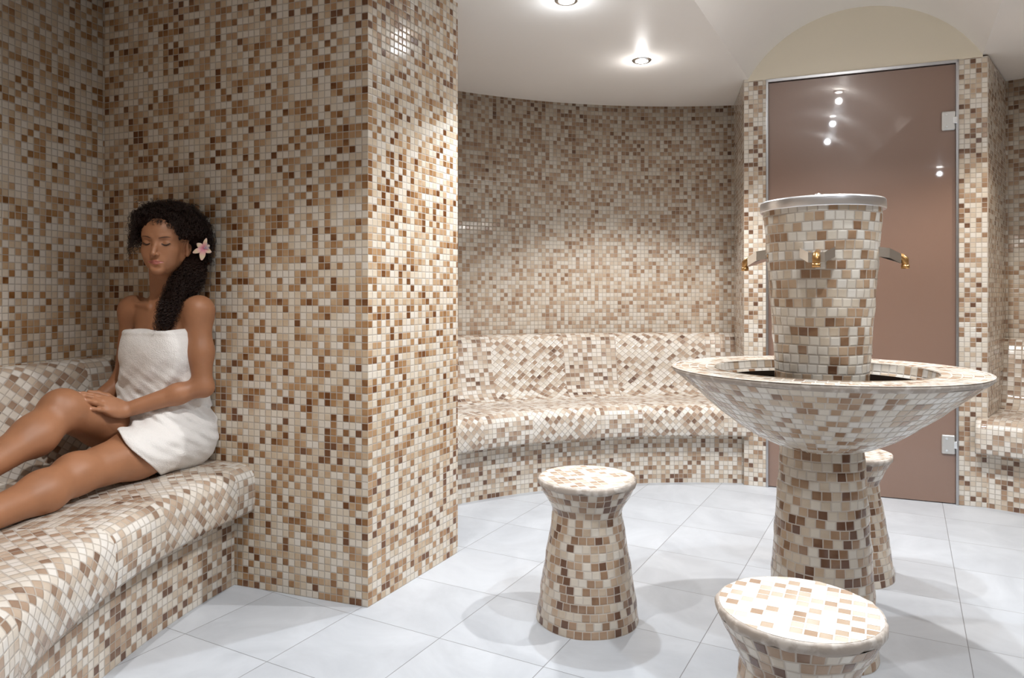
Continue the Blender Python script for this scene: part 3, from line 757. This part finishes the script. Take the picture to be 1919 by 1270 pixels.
M['lips'] = skin_mat('lips', (.40, .13, .10), .35)
M['nail'] = skin_mat('nails', (.58, .33, .25), .25)
mi = np.zeros(len(Qall), int); mi[lip] = 1; mi[nail] = 2
woman = empty('person', (-1.205, 2.475, SEAT)); tag(woman, 'young woman in a white towel sitting with bare legs along the left bench, looking down', 'person')
off_w = A_([-1.205, 2.475, SEAT])
bd = np_mesh('body', Vall-off_w, Qall, [M['skin'], M['lips'], M['nail']], woman, mi)
sm = bd.modifiers.new('smooth', 'SMOOTH'); sm.factor = .5; sm.iterations = 2

# --- brows and lashes follow the face
bvh = BVHTree.FromPolygons([tuple(v) for v in Vh], [tuple(q_) for q_ in Qh])
def on_face(l, u, lift=.0006):
    o = Vector(hd(l, .20, u)); d = Vector(-Fh); r = bvh.ray_cast(o, d, .3)
    return (r[0]-d*lift) if r[0] is not None else Vector(hd(l, .08, u))
M['hair'] = simple('dark_curly_hair', (.020, .0075, .004), .45)
M['hair_base'] = simple('hair_mass', (.010, .004, .0025), .8, **{'Specular IOR Level': .1})
M['hair'].node_tree.nodes['Principled BSDF'].inputs['Specular IOR Level'].default_value = .45
M['brow'] = simple('brow_hair', (.045, .020, .012), .6)
OV = Vector(off_w)
for s in (-1, 1):
    bm = bmesh.new(); pts = []; rad = []
    for i in range(15):
        t = i/14; l = s*(.013+.034*t); u = .0255+.0070*math.sin(t*PI*.62)-.003*t; pts.append(on_face(l, u, .0001)-OV); rad.append(.0005+.0010*math.sin(PI*min(1, .15+t*.85)))
    tube_bm(bm, pts, rad, 6); bm_obj('eyebrow', bm, M['brow'], woman, True)
    bm = bmesh.new(); pts = []
    for i in range(15):
        t = i/14; l = s*(.0185+.0255*t); u = .0070-.0060*math.sin(PI*t)+.0012*t; pts.append(on_face(l, u, .0002)-OV)
    tube_bm(bm, pts, [.0006+.0013*math.sin(PI*(.1+.8*i/14)) for i in range(15)], 6)
    for i in range(1, 15):
        p = pts[i]; d = Vector(Fh*.7+Lh*s*(i/14-.4)*.9-Uh*.65).normalized(); L = .0055+.003*i/14
        tube_bm(bm, [p, p+d*L*.6, p+d*L+Vector(Uh)*.0010], [.0006, .00045, .0002], 4)
    bm_obj('eyelashes', bm, M['hair'], woman, True)

# --- towel: a shell round chest, hips and the top of the thighs
def grow(pr, g): 
    out = []
    for p in pr:
        if p.kind == 'c': out.append(Prim('c', p.op, p.k+.02, p.a[0], p.a[1], p.a[2]+g, p.a[3]+g))
        else: out.append(Prim('e', p.op, p.k+.02, p.a[0], p.a[1]+g, p.a[2]))
    return out
tw = grow(torso, .016)+[e_(tb(waist, .012, .0, .04), (.150, .112, .17), TB, .06), e_(tb(pel, .005, .01, .05), (.156, .126, .11), TB, .06), e_(tb(pel, .048, .0, -.03), (.092, .098, .082), TB, .05), 
      c_(hipL+A_([.0, 0, .004]), kneeL*.6+hipL*.4, .100, .088, .05), c_(hipR+A_([-.0, 0, .002]), kneeR*.34+hipR*.66, .100, .088, .03)]
hn = unit(A_([-.62, -.48, -.62])); hq = A_([-1.118, 2.285, .425])
def towel_extra(Fv, X, Y, Z):
    # folds pulled from the far hip towards the lap, horizontal tucks at the waist
    s1 = (X*f32(.55)+Z*f32(1.0)+Y*f32(.25))
    fold = f32(.0034)*(np.sin(s1*f32(105)+np.sin(Y*f32(23)+X*f32(17))*f32(2.2))+f32(.5)*np.sin(s1*f32(190)+X*f32(40)))*np.exp(-((Z-f32(.60))/f32(.12))**2)
    fold2 = f32(.0050)*np.sin((X*f32(1.0)-Z*f32(.9)+Y*f32(.3))*f32(78)+Z*f32(9))*np.exp(-((Z-f32(.70))/f32(.07))**2)
    fold3 = f32(.0030)*np.sin(X*f32(48)+Z*f32(22)+Y*f32(30))*np.clip((Z-f32(.70))*f32(6), 0, 1)
    O = Fv+fold+fold2+fold3
    band = np.abs(Z-f32(.876)-f32(.0))            # rolled upper border
    O = O-f32(.0035)*np.clip(1-band/f32(.011), 0, 1)
    D = np.maximum(O, -(O+f32(.0085)))
    D = np.maximum(D, Z-f32(.886)-f32(.003)*np.sin(X*f32(40)))
    pl = f32(hn[0])*(X-f32(hq[0]))+f32(hn[1])*(Y-f32(hq[1]))+f32(hn[2])*(Z-f32(hq[2]))
    D = np.maximum(D, pl+f32(.006)*np.sin(Z*f32(45)+Y*f32(20)))
    return np.maximum(np.maximum(D, f32(SEAT-.003)-Z), wallcut(X, Y)+f32(.002))
lo4 = A_([-1.46, 2.05, .41]); hi4 = A_([-.94, 2.68, .90])
Vt, Qt = surface_net(field(tw, lo4, hi4, .0030, towel_extra), lo4, .0030)
def towel_mat():
    m, t, N, b = new_mat('white_terry'); q = NB(t)
    b.inputs['Base Color'].default_value = (.80, .78, .76, 1); b.inputs['Roughness'].default_value = .9; b.inputs['Sheen Weight'].default_value = .3
    tc = q.n('ShaderNodeTexCoord'); n1 = q.n('ShaderNodeTexNoise'); n1.inputs['Scale'].default_value = 330; n1.inputs['Detail'].default_value = 2
    q.l(tc.outputs['Object'], n1.inputs['Vector'])
    n2 = q.n('ShaderNodeTexNoise'); n2.inputs['Scale'].default_value = 60; q.l(tc.outputs['Object'], n2.inputs['Vector'])
    bp = q.n('ShaderNodeBump'); bp.inputs['Strength'].default_value = .8; bp.inputs['Distance'].default_value = .0022
    q.l(q.math('ADD', n1.outputs['Fac'], n2.outputs['Fac']), bp.inputs['Height']); q.l(bp.outputs[0], b.inputs['Normal'])
    return m
M['towel'] = towel_mat()
to = np_mesh('towel', Vt-off_w, Qt, [M['towel']], woman); to['label'] = 'white terry towel wrapped from chest to thighs'
sm = to.modifiers.new('smooth', 'SMOOTH'); sm.factor = .5; sm.iterations = 2

# --- hair: a curly mass and a side tail over her left shoulder
hv = [e_(hd(.006, -.030, .058), (.098, .104, .086), HB, .03), e_(hd(.060, -.050, .015), (.055, .060, .075), HB, .03), e_(hd(-.050, .010, .085), (.045, .06, .040), HB, .03),
      e_(hd(.075, -.035, -.045), (.032, .036, .040), HB, .03)]
tailp = [hdr(.078, -.030, -.035), hdr(.078, -.015, -.090), hdr(.060, .012, -.145), hdr(.040, .042, -.190), hdr(.024, .060, -.232)]
for a, b, ra, rb in ((0, 1, .036, .039), (1, 2, .039, .037), (2, 3, .036, .028), (3, 4, .027, .012)): hv.append(c_(tailp[a], tailp[b], ra, rb, .02))
face_cut = [e_(hd(-.008, .112, .000), (.064, .078, .070), HB, .012, '-'), e_(hd(.078, .030, -.014), (.034, .042, .036), HB, .008, '-'), e_(hd(-.072, .04, -.03), (.03, .05, .06), HB, .008, '-')]
def hair_extra(Fv, X, Y, Z):
    nz = np.sin(X*f32(190)+np.sin(Z*f32(130))*2)*np.sin(Y*f32(170)+np.sin(X*f32(120))*2)*np.sin(Z*f32(180)+np.sin(Y*f32(140))*2)
    return np.maximum(Fv+nz*f32(.006), wallcut(X, Y)+f32(.004))
lo5 = A_([-1.36, 2.20, .86]); hi5 = A_([-.96, 2.62, 1.36])
Vr, Qr = surface_net(field(hv+face_cut, lo5, hi5, .0030, hair_extra), lo5, .0030)
hair = np_mesh('hair', Vr-off_w, Qr, [M['hair_base']], woman)
# curls: helical locks springing from that mass
vn = {}
SV = []; SF = []
hb = BVHTree.FromPolygons([tuple(v) for v in Vr], [tuple(q_) for q_ in Qr])
fc = Vr[Qr].mean(1); nn = np.cross(Vr[Qr[:, 1]]-Vr[Qr[:, 0]], Vr[Qr[:, 2]]-Vr[Qr[:, 0]]); nn /= np.linalg.norm(nn, axis=1)[:, None]+1e-12
loc_f = (fc-hp)@HB; nl = nn@HB
cand = np.where(~((loc_f[:, 1] > .045) & (loc_f[:, 2] < .052) & (np.abs(loc_f[:, 0]+.005) < .058)))[0]
flo_c = hd(.132, .010, -.012)
def lock(p, n, L, hr, turns, rad, g, out=.35):
    """p root, n outward, g flow direction"""
    n0v, n0f = len(SV), len(SF)
    segs = int(9*turns)+6; d = unit(n*out+g)
    x = unit(np.cross(d, [.3, .2, .9])); y = np.cross(d, x); ph = rng.random()*6.28; prev = None; s = len(SV)
    droop = A_([0, 0, -1.])
    for i in range(segs+1):
        t = i/segs; ctr = p+d*L*t+droop*L*.35*t*t+n*L*.10*math.sin(PI*t); r_ = hr*min(1, t*3+.2); a = ph+turns*2*PI*t
        c = ctr+(x*math.cos(a)+y*math.sin(a))*r_; rr = rad*(1-.6*t)
        q_ = (c-hp)@HB
        if (q_[1] > .040 and abs(q_[0]+.004) < .056 and -.105 < q_[2] < .064-.5*max(0, q_[0]-.015)) or (q_[0] > .055 and -.03 < q_[1] < .05 and -.05 < q_[2] < .022) or (np.linalg.norm(c-flo_c) < .034 and q_[1] > -.02):
            del SV[n0v:]; del SF[n0f:]; return
        for k in range(3):
            b_ = 2*PI*k/3; SV.append(c+(x*math.cos(b_)+d*math.sin(b_))*rr)
        if i:
            for k in range(3): SF.append((s+3*(i-1)+k, s+3*(i-1)+(k+1) % 3, s+3*i+(k+1) % 3, s+3*i+k))
sel = rng.choice(cand, 3600, replace=False)
for i in sel:
    p = fc[i]; n = nn[i]; l, f, u = loc_f[i]
    if u > -.05:
        g = HB@A_([.45+2*l, -.5 if f < 0 else .1, -.55]); g = unit(g-n*(g@n)*.8); lock(p-n*.003, n, .018+.022*rng.random(), .0035+.003*rng.random(), 1.3+1.6*rng.random(), .0011, g*(.6), .55)
    else:
        k = 0; g = unit(tailp[min(4, 2+int(rng.random()*3))]-tailp[1]); lock(p-n*.003, n, .02+.03*rng.random(), .004+.002*rng.random(), 1.8+1.5*rng.random(), .0011, g, .35)
# long wisps by her right cheek and loose ends of the tail
for i in range(90):
    p = hd(-.062-.022*rng.random(), .030+.030*rng.random(), .080-.060*rng.random()); lock(p, HB@A_([-1, .2, 0]), .025+.050*rng.random()**2, .004+.003*rng.random(), 2+2*rng.random(), .0010, HB@A_([-.22, .1, -.9]), .12)
for i in range(260):
    p = tailp[3]*(.4+.0*i)+tailp[4]*.6+(rng.random(3)-.5)*A_([.05, .05, .07]); lock(p, HB@A_([-.2, .6, 0]), .035+.035*rng.random(), .004+.003*rng.random(), 2+2*rng.random(), .0010, HB@A_([-.35+.4*rng.random(), .25, -.9]), .2)
for i in range(70):
    p = hd((rng.random()-.45)*.15, .010+.045*rng.random(), .112+.02*rng.random()); lock(p, Uh*.8+Fh*.2, .03+.025*rng.random(), .005+.003*rng.random(), 1.5+1.5*rng.random(), .0011, HB@A_([rng.random()*1.6-.6, .0, .1]), .7)
for i in range(60):   # fringe following the hairline down to the ear
    t = rng.random(); p = hd(.026+.044*t, .074-.050*t, .078-.044*t); lock(p, HB@A_([.3, .9, .2]), .018+.010*rng.random(), .003+.003*rng.random(), 1.5+rng.random(), .0011, HB@A_([.9, -.2, -.75]), .2)
cl = np_mesh('hair_curls', A_(SV)-off_w, A_(SF), [M['hair']], hair)

# ------------------------------------------------------------------ flower behind her left ear
fl0 = hd(.129, .006, -.010)
flo = empty('flower', tuple(fl0)); tag(flo, 'pink and cream blossom tucked behind the left ear of the woman', 'flower')
def petal_mat():
    m, t, N, b = new_mat('petal'); q = NB(t)
    tc = q.n('ShaderNodeTexCoord'); sep = q.n('ShaderNodeSeparateXYZ'); q.l(tc.outputs['UV'], sep.inputs[0])
    cr = q.n('ShaderNodeValToRGB'); e = cr.color_ramp.elements; e[0].position = 0; e[0].color = (.62, .12, .22, 1); e[1].position = 1; e[1].color = (.78, .50, .42, 1)
    x = e.new(.35); x.color = (.75, .36, .36, 1); x = e.new(.7); x.color = (.78, .62, .42, 1)
    q.l(sep.outputs[1], cr.inputs[0]); q.l(cr.outputs[0], b.inputs['Base Color']); b.inputs['Roughness'].default_value = .5; b.inputs['Subsurface Weight'].default_value = .1
    return m
M['petal'] = petal_mat()
fn = unit(A_([.35, -.90, .12])); fr = unit(np.cross([0, 0, 1.], fn)); fr = fr if fr[0] > 0 else -fr; fu_ = np.cross(fr, fn); fu_ = fu_ if fu_[2] > 0 else -fu_
for k, (ang, L, W, cup) in enumerate(((205, .036, .017, .2), (262, .040, .019, .1), (330, .028, .017, .5), (28, .022, .013, .5), (75, .036, .013, .3), (140, .026, .018, .3))):
    a = math.radians(ang); d = fr*math.cos(a)+fu_*math.sin(a); s_ = np.cross(fn, d); V = []; F = []; UV = []; nu, nv = 8, 10
    for side in (0, 1):
        for j in range(nv+1):
            t = j/nv; wd = W*.5*(math.sin(PI*min(1, t*.86+.10))**.75)
            for i in range(nu+1):
                s = 2*i/nu-1; V.append(d*L*t+s_*s*wd+fn*(.010*t*(1-t)*2+cup*.018*t*t-.25*wd*s*s+(.0007 if side else 0)+.0012*math.sin(5*t+k)))
    q0 = (nu+1)*(nv+1)
    for side in (0, 1):
        for j in range(nv):
            for i in range(nu):
                b0 = side*q0+j*(nu+1)+i; f_ = (b0, b0+1, b0+nu+2, b0+nu+1); F.append(f_ if side else f_[::-1])
    for j in range(nv):
        for i in (0, nu): b0 = j*(nu+1)+i; F.append((b0, b0+nu+1, q0+b0+nu+1, q0+b0))
    for f_ in F:
        for v_ in f_: UV.append((.5, ((v_ % q0)//(nu+1))/nv))
    mesh_obj('petal', V, F, M['petal'], flo, uvs=UV, smooth=True)
bm = bmesh.new()
for a in (.15, .5, -.2, .9): d = unit(fr*math.cos(a)*.8+fu_*math.sin(a)*.6+fn*.7); tube_bm(bm, [tuple(fn*.002), tuple(d*.014), tuple(d*.026+fu_*.002)], [.0012, .0010, .0007], 6)
bm_obj('stamen', bm, simple('stamen', (.62, .50, .62), .5), flo, True)
